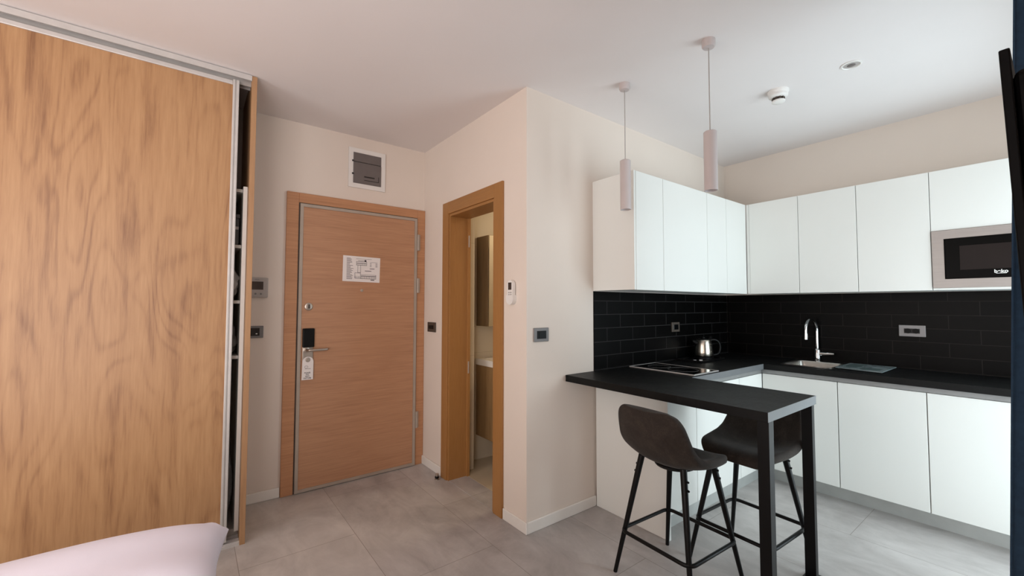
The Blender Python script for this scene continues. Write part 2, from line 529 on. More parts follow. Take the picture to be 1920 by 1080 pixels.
# ------------------------------------------------------------------ entry door
d1 = thing('door_1', (-.52, L, 0), None, None, kind='structure')
m = MB().box((-1.043, L - .022, 0), (-.966, L, 2.094), .003).box((-.07, L - .022, 0), (-.001, L, 2.094), .003).box((-.966, L - .022, 2.024), (-.07, L, 2.094), .003)
m.build('door_frame', 'jamb_wood', d1)
leaf = MB().box((-.94, L - .026, .022), (-.094, L - .004, 2.0), .002).build('door_leaf', 'door_wood', d1)
m = MB().frame((-.966, .002), (-.07, 2.024), .010, 'y', L - .02, L - .002)
m.build('shadow_gap', 'darkseal', d1)
m = MB().frame((-.959, .005), (-.077, 2.017), .021, 'y', L - .034, L - .004)
m.build('edge_trim', 'bronze', d1)
for z0, z1 in ((1.752, 1.885), (1.402, 1.522), (.302, .433)):
    h = MB().box((-.066, L - .036, z0), (-.050, L - .022, z1), .003).tube([(-.068, L - .036, z0), (-.068, L - .036, z1)], .008, 10)
    h.build('hinge', 'bronze', d1, True)
MB().lathe([(.027, 0), (.027, -.008), (.022, -.011), (.012, -.011), (.012, -.016), (.004, -.016)], (-.892, L - .026, 1.289), 28, 'y').build('deadbolt', 'satin', d1, True)
MB().box((-.896, L - .048, 1.276), (-.888, L - .040, 1.304), .002).build('thumb_turn', 'darkline', d1)
MB().lathe([(.011, 0), (.011, -.004), (.006, -.006)], (-.522, L - .026, 1.412), 20, 'y').build('peephole', 'bronze', d1, True)
lk = MB().box((-.927, L - .038, .905), (-.858, L - .026, 1.075), .003).build('lock_plate', 'satin', d1)
MB().box((-.929, L - .052, 1.003), (-.853, L - .026, 1.136), .006).build('card_reader', 'black', d1)
hp = [(-.903, L - .030, .985), (-.903, L - .075, .985), (-.895, L - .083, .985), (-.88, L - .085, .985), (-.80, L - .085, .986), (-.778, L - .083, .987), (-.772, L - .07, .987)]
hd = MB().tube(hp, .0095, 12).build('handle', 'satin', d1, True)
MB().lathe([(.021, 0), (.021, -.006), (.014, -.008)], (-.903, L - .038, .985), 24, 'y').build('handle_rose', 'satin', d1, True)
MB().lathe([(.019, 0), (.019, -.005), (.010, -.006), (.010, -.012), (.003, -.012)], (-.893, L - .0405, .917), 24, 'y').build('key_cylinder', 'satin', d1, True)

# door hanger round the cylinder below the handle
hg = thing('door_hanger', (-.893, L - .055, .92), 'white paper do not disturb tag hanging below the entry door handle', 'door hanger')
def arc(cx, cz, r, a0, a1, n): return [(cx + r * math.cos(a0 + (a1 - a0) * i / n), cz + r * math.sin(a0 + (a1 - a0) * i / n)) for i in range(n + 1)]
bm = bmesh.new()
outer = [(-.932, .779), (-.858, .779)] + arc(-.893, .903, .036, 0, PI, 16)
inner = arc(-.893, .917, .0165, 0, 2 * PI, 24)[:-1]
m = MB()
def ring_fill(m, outer, inner, y0, y1):
    b = m.bm
    oe = [b.verts.new((p[0], y0, p[1])) for p in outer]; ie = [b.verts.new((p[0], y0, p[1])) for p in inner]
    ed = [b.edges.new((oe[i], oe[(i + 1) % len(oe)])) for i in range(len(oe))] + [b.edges.new((ie[i], ie[(i + 1) % len(ie)])) for i in range(len(ie))]
    r = bmesh.ops.triangle_fill(b, use_beauty=True, use_dissolve=False, edges=ed)
    fs = [f for f in r['geom'] if isinstance(f, bmesh.types.BMFace)]
    ex = bmesh.ops.extrude_face_region(b, geom=fs)
    for v in ex['geom']:
        if isinstance(v, bmesh.types.BMVert): v.co.y = y1
bm.free()
ring_fill(m, outer, inner, L - .0475, L - .049)
m.build('card', 'paper', hg)
fm = lambda x, z: face_mtx((x, L - .0494, z), (1, 0, 0))
for i, s_ in enumerate(('PLEASE', 'DO', 'NOT', 'DISTURB')):
    text_mesh(s_, .0125, fm(-.895, .827 - i * .0125), 'lettering', 'inkdark', hg, bold=.0003)
m = MB().tube([(-.903 + .011 * math.cos(a * PI / 6), L - .0494, .868 + .008 * math.sin(a * PI / 6)) for a in range(12)], .0009, 5, closed=True)
m.box((-.912, L - .0497, .854), (-.874, L - .0492, .856))
m.build('emblem', 'ink', hg)

# evacuation plan taped to the door
ev = thing('evacuation_plan', (-.525, L - .03, 1.57), 'white printed evacuation floor plan sheet taped on the entry door', 'notice')
MB().prism([(-.666, 1.479), (-.387, 1.474), (-.383, 1.667), (-.663, 1.672)], L - .0275, L - .0285, 'y').build('sheet', 'paper', ev)
m = MB(); y0, y1 = L - .0290, L - .0284
def strip(x0, z0, x1, z1): m.box((x0, y1, z0), (x1, y0, z1))
random.seed(3)
z = 1.655
while z > 1.492:
    l = random.uniform(.022, .05)
    strip(-.637, z - .0032, -.637 + l, z); z -= .0078
strip(-.568, 1.6505, -.45, 1.6525); strip(-.553, 1.636, -.505, 1.639)
for k in range(3): strip(-.463, 1.621 - k * .011 - .004, -.452, 1.621 - k * .011); strip(-.42, 1.621 - k * .011 - .004, -.405, 1.621 - k * .011)
strip(-.463, 1.628, -.405, 1.630); strip(-.464, 1.577, -.428, 1.582); strip(-.502, 1.559, -.452, 1.564)
m.build('printed_text', 'ink', ev)
m = MB()
def outline(x0, z0, x1, z1, t=.0022):
    m.frame((x0, z0), (x1, z1), t, 'y', y1, y0)
outline(-.566, 1.602, -.487, 1.632); outline(-.556, 1.546, -.533, 1.604); outline(-.577, 1.502, -.533, 1.545); outline(-.535, 1.500, -.415, 1.532)
for k in range(7): m.box((-.56 + k * .0105, y1, 1.604), (-.558 + k * .0105, y0, 1.616))
for k in range(11): m.box((-.53 + k * .0105, y1, 1.502), (-.5275 + k * .0105, y0, 1.522))
for k in range(4): m.box((-.574 + k * .0105, y1, 1.504), (-.572 + k * .0105, y0, 1.52))
m.box((-.562, y1, 1.617), (-.492, y0, 1.621)); m.box((-.53, y1, 1.519), (-.418, y0, 1.523)); m.box((-.457, y1, 1.490), (-.428, y0, 1.496))
m.lathe([(.008, y1), (.008, y0)], (-.498, 0, 1.638), 16, 'y')
m.build('printed_plan', 'inkdark', ev)

# ------------------------------------------------------------------ bathroom door frame
d2 = thing('door_2', (0, .62, 0), None, None, kind='structure')
Y0, Y1, Z1 = .315, .925, 1.995
m = MB().box((-.016, Y1, 0), (0, 1.012, 2.086), .003).box((-.016, .222, 0), (0, Y0, 2.086), .003)
m.build('casing', 'casing_wood', d2)
MB().box((-.016, Y0, Z1), (0, Y1, 2.086), .003).build('head_casing', 'casing_wood_h', d2)
m = MB().box((-.006, Y1 - .02, 0), (.166, Y1, Z1), .002).box((-.006, Y0, 0), (.166, Y0 + .02, Z1), .002)
m.box((.145, Y1 - .035, 0), (.166, Y1 - .02, Z1 - .02)).box((.145, Y0 + .02, 0), (.166, Y0 + .035, Z1 - .02))
m.build('jamb', 'casing_wood', d2)
MB().box((-.006, Y0 + .02, Z1 - .02), (.166, Y1 - .02, Z1), .002).build('head_jamb', 'casing_wood_h', d2)
for z in (.78, 1.75): MB().tube([(.150, Y1 - .038, z), (.150, Y1 - .038, z + .09)], .006, 8).build('hinge', 'bronze', d2, True)
MB().box((-.002, Y0 + .02, 0), (.156, Y1 - .02, .003)).build('threshold', 'floor', d2)

# door stop on the floor
ds = thing('door_stop', (-.059, .985, 0), 'small metal door stop on the floor by the bathroom door frame', 'door stop')
MB().lathe([(.017, 0), (.017, .006), (.009, .010), (.009, .03), (.013, .033), (.013, .043), (.006, .046)], (-.059, .985, 0), 20).build('post', 'satin', ds, True)
MB().lathe([(.0145, .012), (.0165, .018), (.0145, .024)], (-.059, .985, 0), 20).build('rubber_ring', 'black', ds, True)

# vanity, basin, mirror cabinet, towel hook
va = thing('bathroom_vanity', (.62, .9, .21), 'wood-grain wall-hung vanity seen through the bathroom doorway', 'vanity')
MB().box((.38, .62, .215), (1.12, 1.14, .803), .002).build('body', 'vanity_wood', va)
for k in range(2): MB().box((.384 + k * .37, .602, .22), (.746 + k * .37, .62, .79), .003).build('drawer', 'vanity_wood', va)
ba = thing('washbasin', (.75, .87, .803), 'white ceramic basin top resting on the bathroom vanity', 'basin')
m = MB().frame((.372, .595), (1.128, 1.14), .05, 'z', .803, .852)
m.box((.42, .64, .803), (1.08, 1.1, .818))
m.build('bowl', 'ceramic', ba)
MB().lathe([(.022, 0), (.022, .004), (.01, .006)], (.75, .87, .818), 20).build('drain', 'chrome', ba, True)
mc = thing('mirror_cabinet', (.7, 1.06, 1.13), 'tall wooden cabinet with mirror front above the bathroom vanity', 'mirror cabinet')
MB().box((.38, .965, 1.127), (1.1, 1.14, 1.88), .002).build('body', 'cab_wood', mc)
for k in range(2): MB().box((.382 + k * .36, .953, 1.129), (.738 + k * .36, .965, 1.878), .002).build('mirror_door', 'mirror', mc)
th = thing('towel_hook', (.266, 1.06, 1.18), 'chrome curved hook on the pale tiled edge inside the bathroom', 'hook')
MB().tube([(.262, 1.05, 1.235), (.282, 1.05, 1.235), (.29, 1.05, 1.215), (.282, 1.05, 1.17), (.285, 1.05, 1.14), (.30, 1.05, 1.125)], .006, 10).build('hook_arm', 'chrome', th, True)
MB().lathe([(.014, 0), (.014, .006), (.008, .008)], (.262, 1.05, 1.235), 18, 'x').build('hook_plate', 'chrome', th, True)

# ------------------------------------------------------------------ wall fittings
pb = thing('fuse_box', (-.488, L, 2.35), 'white framed fuse box with smoked door above the entry door', 'fuse box')
MB().frame((-.631, 2.2), (-.347, 2.506), .034, 'y', L - .014, L).build('frame', 'white_gloss', pb)
m = MB().box((-.597, L - .016, 2.402), (-.381, L - .004, 2.472), .003).box((-.597, L - .02, 2.234), (-.381, L - .004, 2.398), .004)
m.build('smoked_door', 'smoke', pb)
m = MB().box((-.597, L - .006, 2.396), (-.381, L - .003, 2.404)).box((-.607, L - .02, 2.398), (-.592, L - .012, 2.410), .002).box((-.607, L - .022, 2.298), (-.592, L - .014, 2.310), .002)
m.box((-.378, L - .012, 2.236), (-.3745, L - .004, 2.47))
m.build('latch', 'darkline', pb)
m = MB().box((-.515, L - .0225, 2.287), (-.435, L - .0195, 2.296)).box((-.515, L - .0215, 2.262), (-.405, L - .0195, 2.266)).box((-.405, L - .0215, 2.262), (-.401, L - .0195, 2.305))
m.build('pull', 'darkline', pb)

tp = thing('intercom_panel', (-1.21, L, 1.42), 'pale square wall control panel with dark screen beside the wardrobe', 'control panel')
MB().box((-1.276, L - .022, 1.35), (-1.143, L, 1.483), .006).build('housing', 'lightgrey', tp)
MB().box((-1.262, L - .024, 1.402), (-1.172, L - .021, 1.456), .001).build('screen', 'screen', tp)
for k in range(3): MB().lathe([(.006, 0), (.006, -.003), (.003, -.004)], (-1.247 + k * .031, L - .022, 1.374), 14, 'y').build('button', 'grey', tp, True)
MB().box((-1.222, L - .0235, 1.467), (-1.197, L - .0215, 1.470)).build('maker_mark', 'grey', tp)

ks = thing('key_card_switch', (-1.21, L, 1.12), 'grey framed key card slot on the wall below the control panel', 'switch')
MB().box((-1.276, L - .011, 1.081), (-1.163, L, 1.161), .003).build('frame', 'grey', ks)
MB().box((-1.252, L - .0125, 1.095), (-1.186, L - .0105, 1.147), .001).build('insert', 'black_gloss', ks)
MB().box((-1.208, L - .014, 1.106), (-1.198, L - .012, 1.112)).build('card_glint', 'white_gloss', ks)  # small white patch painted in as the glint of the key card


def plate_x(name, x, y0, y1, z0, z1, sgn, label, cat, frame_mat, in_mat, group=None, bd=.022):
    """wall plate lying on a wall x = const, facing sgn"""
    e = thing(name, (x, (y0 + y1) / 2, (z0 + z1) / 2), label, cat, group)
    MB().box((x, y0, z0), (x + sgn * .01, y1, z1), .003).build('frame', frame_mat, e)
    MB().box((x + sgn * .0095, y0 + bd, z0 + bd * .8), (x + sgn * .0125, y1 - bd, z1 - bd * .8), .001).build('insert', in_mat, e)
    return e


def plate_y(name, y, x0, x1, z0, z1, label, cat, frame_mat, in_mat, bd=.022):
    e = thing(name, ((x0 + x1) / 2, y, (z0 + z1) / 2), label, cat)
    MB().box((x0, y - .01, z0), (x1, y, z1), .003).build('frame', frame_mat, e)
    MB().box((x0 + bd, y - .0125, z0 + bd * .8), (x1 - bd, y - .0095, z1 - bd * .8), .001).build('insert', in_mat, e)
    return e


e = plate_x('light_switch', 0, 1.135, 1.272, 1.085, 1.163, -1, 'dark bronze switch plate between entry door and bathroom door frame', 'switch', M['darkseal'], 'black', bd=.03)
e = plate_y('light_switch', 0, .050, .165, 1.085, 1.167, 'grey framed switch plate on the white wall left of the breakfast bar', 'switch', 'grey', 'black')
MB().box((.085, -.0145, 1.108), (.130, -.012, 1.144), .002).build('rocker', 'black', e)
e = plate_y('power_socket', -.006, 1.468, 1.576, 1.092, 1.168, 'dark grey socket on the black tiles above the hob', 'socket', M['darkseal'], 'black_gloss')
e = plate_x('power_socket', W - .006, -1.325, -1.190, 1.091, 1.168, -1, 'light grey wide socket on the black tiles right of the tap', 'socket', plain('socket_grey', rgb(146, 138, 136), .45), M['darkline'], bd=.028)
for k in range(2):
    MB().lathe([(.017, 0), (.017, -.003), (.012, -.003), (.012, -.001)], (W - .0185, -1.238 - k * .04, 1.1295), 20, 'x').build('outlet', 'black', e, True)

rm = thing('remote_control', (0, .128, 1.385), 'white air conditioner remote in a holder on the wall right of the bathroom door', 'remote control')
m = MB(); pts = [(.128 + .030 * math.cos(a), 1.375 + .05 * math.copysign(abs(math.sin(a)) ** .6, math.sin(a))) for a in [2 * PI * i / 28 for i in range(28)]]
pts = arc(.128, 1.345, .028, PI, 2 * PI, 10) + arc(.128, 1.425, .028, 0, PI, 10)
MB().prism(pts, -.006, -.026, 'x').build('body', 'white_gloss', rm)
MB().box((-.0275, .112, 1.394), (-.0255, .144, 1.438), .001).build('display', 'screen', rm)
for k in range(6):
    MB().box((-.0275, .111 + (k % 2) * .019, 1.374 - (k // 2) * .013), (-.0255, .125 + (k % 2) * .019, 1.381 - (k // 2) * .013), .001).build('button', 'lightgrey', rm)
pts = arc(.128, 1.338, .034, PI, 2 * PI, 10) + [(.162, 1.362), (.094, 1.362)]
MB().prism(pts, 0, -.0295, 'x').build('holder', 'white_gloss', rm)

# ------------------------------------------------------------------ wardrobe
wd = thing('wardrobe', (-2.5, 1.1, 0), 'tall built-in oak wardrobe with silver framed sliding door left open a gap', 'wardrobe')
WX0, WX1, WY = -3.99, -1.286, .85
MB().box((WX1 - .026, WY, 0), (WX1, L - .002, H - .004), .001).build('side_panel', 'oak_edge', wd)
MB().box((WX0, WY, 0), (WX0 + .026, L - .002, H - .004), .001).build('side_panel', 'oak_edge', wd)
MB().box((WX0 + .026, L - .018, 0), (WX1 - .026, L - .002, H - .004)).build('back_panel', 'carc', wd)
m = MB().box((WX0 + .026, WY - .004, 2.566), (WX1 - .026, WY + .008, H - .004)).box((WX0 + .026, WY + .008, 2.584), (WX1 - .026, WY + .10, H - .004))
m.box((WX0 + .026, WY + .045, 2.55), (WX1 - .026, WY + .05, 2.584)).box((WX0 + .026, WY + .092, 2.55), (WX1 - .026, WY + .10, 2.584))
m.build('top_track', 'alu', wd)
m = MB().box((WX0 + .026, WY + .002, 0), (WX1 - .026, WY + .10, .012))
for yy in (.008, .046, .09): m.box((WX0 + .026, WY + yy, .012), (WX1 - .026, WY + yy + .005, .022))
m.build('bottom_track', 'alu', wd)
MB().box((WX0 + .026, WY + .11, .0), (WX1 - .026, L - .02, .05)).build('floor_board', 'carc', wd)
def sliding(x0, x1, y):
    dr = MB().box((x0 + .028, y + .006, .06), (x1 - .028, y + .020, 2.526)).build('sliding_door', 'oak', wd)
    for a, b in ((x0, x0 + .030), (x1 - .030, x1)):
        MB().box((a, y - .004, .03), (a + .012, y + .03, 2.555), .003).box((a + .009, y + .002, .03), (b - .009, y + .026, 2.555)).box((b - .012, y - .004, .03), (b, y + .03, 2.555), .003).build('stile', 'alu', dr)
    MB().box((x0 + .03, y, 2.524), (x1 - .03, y + .026, 2.548), .003).build('top_rail', 'alu', dr)
    MB().box((x0 + .03, y, .03), (x1 - .03, y + .026, .062), .003).build('bottom_rail', 'alu', dr)
    return dr
sliding(-2.66, -1.370, WY + .012)
sliding(-3.94, -2.60, WY + .056)
MB().box((-1.333, WY + .07, .05), (-1.3125, L - .02, 1.976), .001).build('inner_partition', 'white_trim', wd)
MB().box((-2.0, WY + .105, .05), (-1.98, L - .02, 1.956), .001).build('inner_partition', 'white_trim', wd)
for z in (1.966, 1.643, 1.326, 1.013): MB().box((-1.98, WY + .107, z - .018), (-1.333, L - .02, z), .001).build('shelf', 'white_trim', wd)

# contents seen in the gap
def blob(name, c, r, mat, label, cat, seed, sq=2.6):
    rnd = random.Random(seed)
    bm_ = MB(); bmesh.ops.create_icosphere(bm_.bm, subdivisions=4, radius=1)
    ph = [(rnd.uniform(3, 8), rnd.uniform(0, 6), Vector((rnd.uniform(-1, 1), rnd.uniform(-1, 1), rnd.uniform(-1, 1)))) for _ in range(5)]
    for v in bm_.bm.verts:
        n = v.co.normalized()
        k = (sum(abs(x) ** sq for x in n)) ** (-1 / sq)
        k *= 1 + sum(.035 * math.sin(f * n.dot(d) * 2 + p) for f, p, d in ph)
        zz = n.z * k * r[2]
        v.co = Vector((c[0] + n.x * k * r[0], c[1] + n.y * k * r[1], c[2] + max(zz, -r[2] * .98)))
    zmin = min(v.co.z for v in bm_.bm.verts)
    for v in bm_.bm.verts: v.co.z += c[2] - r[2] - zmin
    return tag(bm_.build(name, mat, None, True), label, cat)
blob('towel', (-1.425, 1.05, 1.326 + .10), (.087, .088, .10), 'towel', 'crumpled white towel on a wardrobe shelf in the door gap', 'towel', 4)
blob('pouch', (-1.425, 1.05, 1.013 + .09), (.087, .088, .09), 'dim', 'grey cloth bag on the lowest wardrobe shelf in the door gap', 'bag', 9)
bx = thing('storage_box', (-1.45, 1.12, 1.643), 'dark storage box on the second wardrobe shelf from the top', 'box')
MB().box((-1.56, .985, 1.643), (-1.343, 1.28, 1.80), .006).build('body', 'hose', bx)
MB().box((-1.565, .98, 1.80), (-1.340, 1.285, 1.825), .006).build('lid', 'grey', bx)
MB().box((-1.40, .9840, 1.735), (-1.346, .9849, 1.752)).build('printed_label', 'paper', bx)
vc = thing('vacuum_cleaner', (-1.5, 1.12, .05), 'grey vacuum cleaner with ribbed hose at the bottom of the wardrobe gap', 'vacuum cleaner')
m = MB(); m.box((-1.75, 1.02, .05), (-1.45, 1.3, .26), .06, 4); m.build('body', 'black', vc, True)
hpts = [(-1.46, 1.14, .24), (-1.44, 1.06, .40), (-1.41, 1.0, .52), (-1.378, .985, .46), (-1.362, .98, .34), (-1.365, .98, .22), (-1.39, .985, .13), (-1.44, .99, .09)]
def smooth_path(p, n=8):
    out = []; p = [Vector(x) for x in p]
    for i in range(len(p) - 1):
        a, b, c_, d = p[max(i - 1, 0)], p[i], p[i + 1], p[min(i + 2, len(p) - 1)]
        for k in range(n):
            t = k / n
            out.append(.5 * ((2 * b) + (c_ - a) * t + (2 * a - 5 * b + 4 * c_ - d) * t * t + (3 * b - a - 3 * c_ + d) * t ** 3))
    out.append(p[-1]); return out
hs = smooth_path(hpts, 14)
MB().tube(hs, [.0175 + .0025 * (i % 2) for i in range(len(hs))], 12).build('hose', 'hose', vc, True)
MB().lathe([(.05, 0), (.055, .01), (.05, .02)], (-1.48, 1.018, .12), 20, 'y').build('wheel', 'grey', vc, True)

# ------------------------------------------------------------------ kitchen: wall cabinets
ZT, ZB, DU = 2.128, 1.398, .3312
def wall_cab_left(x0, x1, label, side=False):
    e = thing('wall_cabinet', ((x0 + x1) / 2, -DU / 2, ZB), label, 'wall cabinet', 'wall cabinets along the left kitchen wall')
    MB().box((x0 + (.018 if side else 0), -DU + .02, ZB), (x1, -.0005, ZT), .0006).build('body', 'white_lam', e)
    if side: MB().box((x0, -DU + .0015, ZB - .001), (x0 + .0175, -.0005, ZT), .0008).build('end_panel', 'white_lam', e)
    MB().box((x0 + (.0195 if side else .0015), -DU, ZB - .002), (x1 - .0015, -DU + .0185, ZT - .001), .0012).build('door', 'white_lam', e)
    return e
e = wall_cab_left(.571, .877, 'narrow white wall cabinet with exposed side at the left end', True)
wall_cab_left(.877, 1.433, 'wide white wall cabinet above the hob')
wall_cab_left(1.433, 1.72, 'narrow white wall cabinet between hob cabinet and corner')
wall_cab_left(1.72, 2.050, 'white corner wall cabinet at the end of the left wall')
XF = W - DU
def wall_cab_right(y0, y1, z0, label, filler=False):
    e = thing('wall_cabinet', (W - DU / 2, (y0 + y1) / 2, z0), label, 'wall cabinet', 'wall cabinets along the right kitchen wall')
    MB().box((XF + .02, y1, z0), (W - .0005, y0 - .0005, ZT), .0006).build('body', 'white_lam', e)
    ya = y0 - (.022 if filler else .0015)
    MB().box((XF, y1 + .0015, z0 - .002), (XF + .0185, ya, ZT - .001), .0012).build('door', 'white_lam', e)
    if filler: MB().box((XF, y0 - .0205, z0 - .002), (XF + .0185, y0, ZT - .001), .0008).build('filler_strip', 'white_lam', e)
wall_cab_right(-.3322, -.702, ZB, 'white wall cabinet on the right wall next to the corner', True)
wall_cab_right(-.702, -1.050, ZB, 'white wall cabinet above the sink and tap')
wall_cab_right(-1.050, -1.410, ZB, 'white wall cabinet left of the microwave')
wall_cab_right(-1.410, -1.985, 1.760, 'short white wall cabinet above the microwave')
e = thing('microwave_shelf', (W - .16, -1.70, ZB), 'thin white shelf board under the built-in microwave', 'shelf')
MB().box((XF + .002, -1.985, ZB - .002), (W - .0005, -1.412, ZB + .011), .001).build('board', 'white_lam', e)
MB().box((XF + .002, -1.985, ZB + .0115), (W - .0005, -1.968, 1.757), .001).build('side', 'white_lam', e)
mw = thing('microwave', (W - .16, -1.69, 1.41), 'built-in steel framed microwave with black glass door', 'microwave')
m = MB().box((XF + .03, -1.955, ZB + .012), (W - .01, -1.425, 1.745)); m.build('body', 'grey', mw)
MX = XF - .006
m = MB().frame((-1.966, 1.4095), (-1.413, 1.756), .052, 'x', MX, XF + .028); m.build('trim_frame', 'mw_steel', mw)
dr = MB().box((MX - .004, -1.80, 1.462), (XF + .026, -1.467, 1.704), .004).build('door', 'oven_glass', mw)
MB().box((MX - .0048, -1.772, 1.513), (MX - .0036, -1.530, 1.655), .0004).build('window', 'oven_window', dr)
text_mesh('beko', .026, face_mtx((MX - .0052, -1.687, 1.4965), (0, -1, 0)), 'logo', 'white_gloss', dr, bold=.0007)
MB().box((MX - .0052, -1.707, 1.484), (MX - .0042, -1.668, 1.4865)).build('logo_underline', 'white_gloss', dr)
MB().box((MX - .004, -1.912, 1.462), (XF + .026, -1.803, 1.704), .004).build('control_panel', 'oven_glass', mw)
MB().lathe([(.022, 0), (.021, -.014), (.018, -.016)], (MX - .004, -1.857, 1.53), 24, 'x').build('knob', 'mw_steel', mw, True)

# ------------------------------------------------------------------ kitchen: base units
ZC, ZCB = .8685, .8285
FY, FX, KB, FT = -.505, 1.862, .11, .797
e = thing('end_panel', (.59, -.26, 0), 'plain white end panel under the breakfast bar beside the wall', 'panel')
e = tag(MB().box((.578, -.535, 0.001), (.597, -.013, ZCB - .001), .001).build('board', 'white_lam', e), None)
def base_left(x0, x1, label):
    e = thing('base_cabinet', ((x0 + x1) / 2, -.25, 0), label, 'base cabinet', 'base cabinets along the left kitchen wall')
    MB().box((x0, FY + .02, KB), (x1 - .0005, -.002, FT), .0006).build('body', 'white_lam', e)
    MB().box((x0 + .0015, FY, KB), (x1 - .002, FY + .0185, FT - .002), .0012).build('door', 'white_lam', e)
base_left(.598, .935, 'narrow white base cabinet behind the stools next to the end panel')
base_left(.935, 1.50, 'wide white base cabinet below the hob')
base_left(1.50, FX - .0, 'white base cabinet in the inner corner under the counter')
def base_right(y0, y1, label, top=.797):
    e = thing('base_cabinet', (2.1, (y0 + y1) / 2, 0), label, 'base cabinet', 'base cabinets along the right kitchen wall')
    MB().box((FX + .02, y1, KB), (W - .002, y0 - .0005, top), .0006).build('body', 'white_lam', e)
    MB().box((FX, y1 + .0025, KB), (FX + .0185, y0 - .0025, FT - .002), .0012).build('door', 'white_lam', e)
base_right(FY - .001, -.967, 'white base cabinet under the sink near the inner corner', .715)
base_right(-.967, -1.3925, 'white base cabinet under the glass board')
base_right(-1.3925, -1.985, 'white base cabinet nearest the dark curtain at the right')
e = tag(MB().box((.598, -.455, 0), (1.955, -.445, KB - .001)).build('plinth', 'kick'), 'pale metal kick board under the left base cabinets', 'plinth')
e = tag(MB().box((1.968, -1.985, 0), (1.978, -.456, KB - .001)).build('plinth', 'kick'), 'pale metal kick board along the floor under the right base cabinets', 'plinth')
e = tag(MB().box((.60, FY + .004, FT + .001), (FX + .018, FY + .02, ZCB - .0005)).build('grip_rail', 'rail'), 'brushed metal grip rail above the left base cabinets', 'rail')
e = tag(MB().box((FX + .002, -1.985, FT + .001), (FX + .018, FY + .003, ZCB - .0005)).build('grip_rail', 'rail'), 'brushed metal grip rail above the right base cabinets', 'rail')

# countertop with the sink cut-out
SX0, SX1, SY0, SY1 = 1.96, 2.30, -.905, -.600
ct = thing('countertop', (1.6, -.3, ZCB), 'black stone L-shaped worktop with sink against the tiled walls', 'countertop')
m = MB()
m.box((.852, -.525, ZCB), (1.842, -.0075, ZC)).box((1.842, SY1, ZCB), (W - .0075, -.0075, ZC))
m.box((1.842, SY0, ZCB), (SX0, SY1, ZC)).box((SX1, SY0, ZCB), (W - .0075, SY1, ZC)).box((1.842, -1.985, ZCB), (W - .0075, SY0, ZC))
m.build('slab', 'slab', ct)
MB().box((.852, -.526, ZCB), (1.8415, -.5252, ZC)).build('edge_daylight', 'band', ct)  # thin grey face painted as daylight on the counter front
br = thing('breakfast_bar', (.58, -.58, 0), 'thick black breakfast bar top carried by a black metal leg frame', 'breakfast bar')
MB().box((.3113, -1.1564, ZCB), (.8505, -.0015, ZC), .0015).build('bar_top', 'slab', br)
MB().box((.3113, -1.1575, ZCB), (.8505, -1.1565, ZC)).build('edge_daylight', 'band', br)  # same painted daylight on the end face of the bar
m = MB().box((.335, -1.150, 0.012), (.380, -1.105, ZCB)).build('leg', 'blackmetal', br)
m = MB().box((.815, -1.150, 0.012), (.845, -1.105, ZCB)).build('leg', 'blackmetal', br)
MB().box((.335, -1.155, 0), (.878, -1.095, .012), .002).build('foot_bar', 'blackmetal', br)

# backsplash
struct('trim_backsplash_left', MB().box((.571, -.006, ZC - .03), (W - .0065, -.0003, ZB - .004)), 'splash_left')
struct('trim_backsplash_right', MB().box((W - .006, YF, ZC - .03), (W - .0003, -.0065, ZB - .004)), 'splash_right')

# sink, tap, drain board
sk = thing('sink', ((SX0 + SX1) / 2, (SY0 + SY1) / 2, .72), 'stainless steel sink bowl set in the black worktop', 'sink')
m = MB(); b = m.bm
def rrect(x0, y0, x1, y1, r, z, n=6):
    out = []
    for cx_, cy_, a0 in ((x1 - r, y1 - r, 0), (x0 + r, y1 - r, PI / 2), (x0 + r, y0 + r, PI), (x1 - r, y0 + r, 1.5 * PI)):
        for i in range(n + 1):
            a = a0 + PI / 2 * i / n; out.append(b.verts.new((cx_ + r * math.cos(a), cy_ + r * math.sin(a), z)))
    return out
g = .002
loops = [rrect(SX0 - .012, SY0 - .012, SX1 + .012, SY1 + .012, .04, ZC + .0003), rrect(SX0 - .012, SY0 - .012, SX1 + .012, SY1 + .012, .04, ZC + .0025), rrect(SX0 + .006, SY0 + .006, SX1 - .006, SY1 - .006, .035, ZC + .0025), rrect(SX0 + .01, SY0 + .01, SX1 - .01, SY1 - .01, .035, ZC - .006), rrect(SX0 + .02, SY0 + .02, SX1 - .02, SY1 - .02, .05, .735), rrect(SX0 + .05, SY0 + .05, SX1 - .05, SY1 - .05, .05, .722)]
for A, B_ in zip(loops, loops[1:]):
    for k in range(len(A)): b.faces.new((A[k], A[(k + 1) % len(A)], B_[(k + 1) % len(A)], B_[k]))
b.faces.new(loops[-1])
m.build('bowl', 'steel', sk, True)
MB().lathe([(.04, 0), (.04, .003), (.03, .004), (.01, .002)], ((SX0 + SX1) / 2, (SY0 + SY1) / 2, .7215), 24).build('drain', 'chrome', sk, True)
tx, ty = 2.342, -.715
tf = thing('kitchen_tap', (tx, ty, ZC), 'chrome gooseneck kitchen tap standing behind the sink', 'tap')
MB().lathe([(.026, 0), (.026, .006), (.021, .010), (.021, .085), (.017, .095), (.0125, .10)], (tx, ty, ZC), 24).build('base', 'chrome', tf, True)
cx_ = tx - .085
pth = [(tx, ty, ZC + .095), (tx, ty, 1.10)] + [(cx_ + .085 * math.cos(a), ty + .0 + .02 * (1 - math.cos(a)) / 2, 1.11 + .085 * math.sin(a)) for a in [PI * i / 14 for i in range(15)]] + [(cx_ - .085, ty + .02, 1.075)]
MB().tube(pth, .0115, 14).build('spout', 'chrome', tf, True)
MB().lathe([(.0145, 0), (.0145, .045)], (cx_ - .085, ty + .02, 1.045), 18).build('nozzle', 'chrome', tf, True)
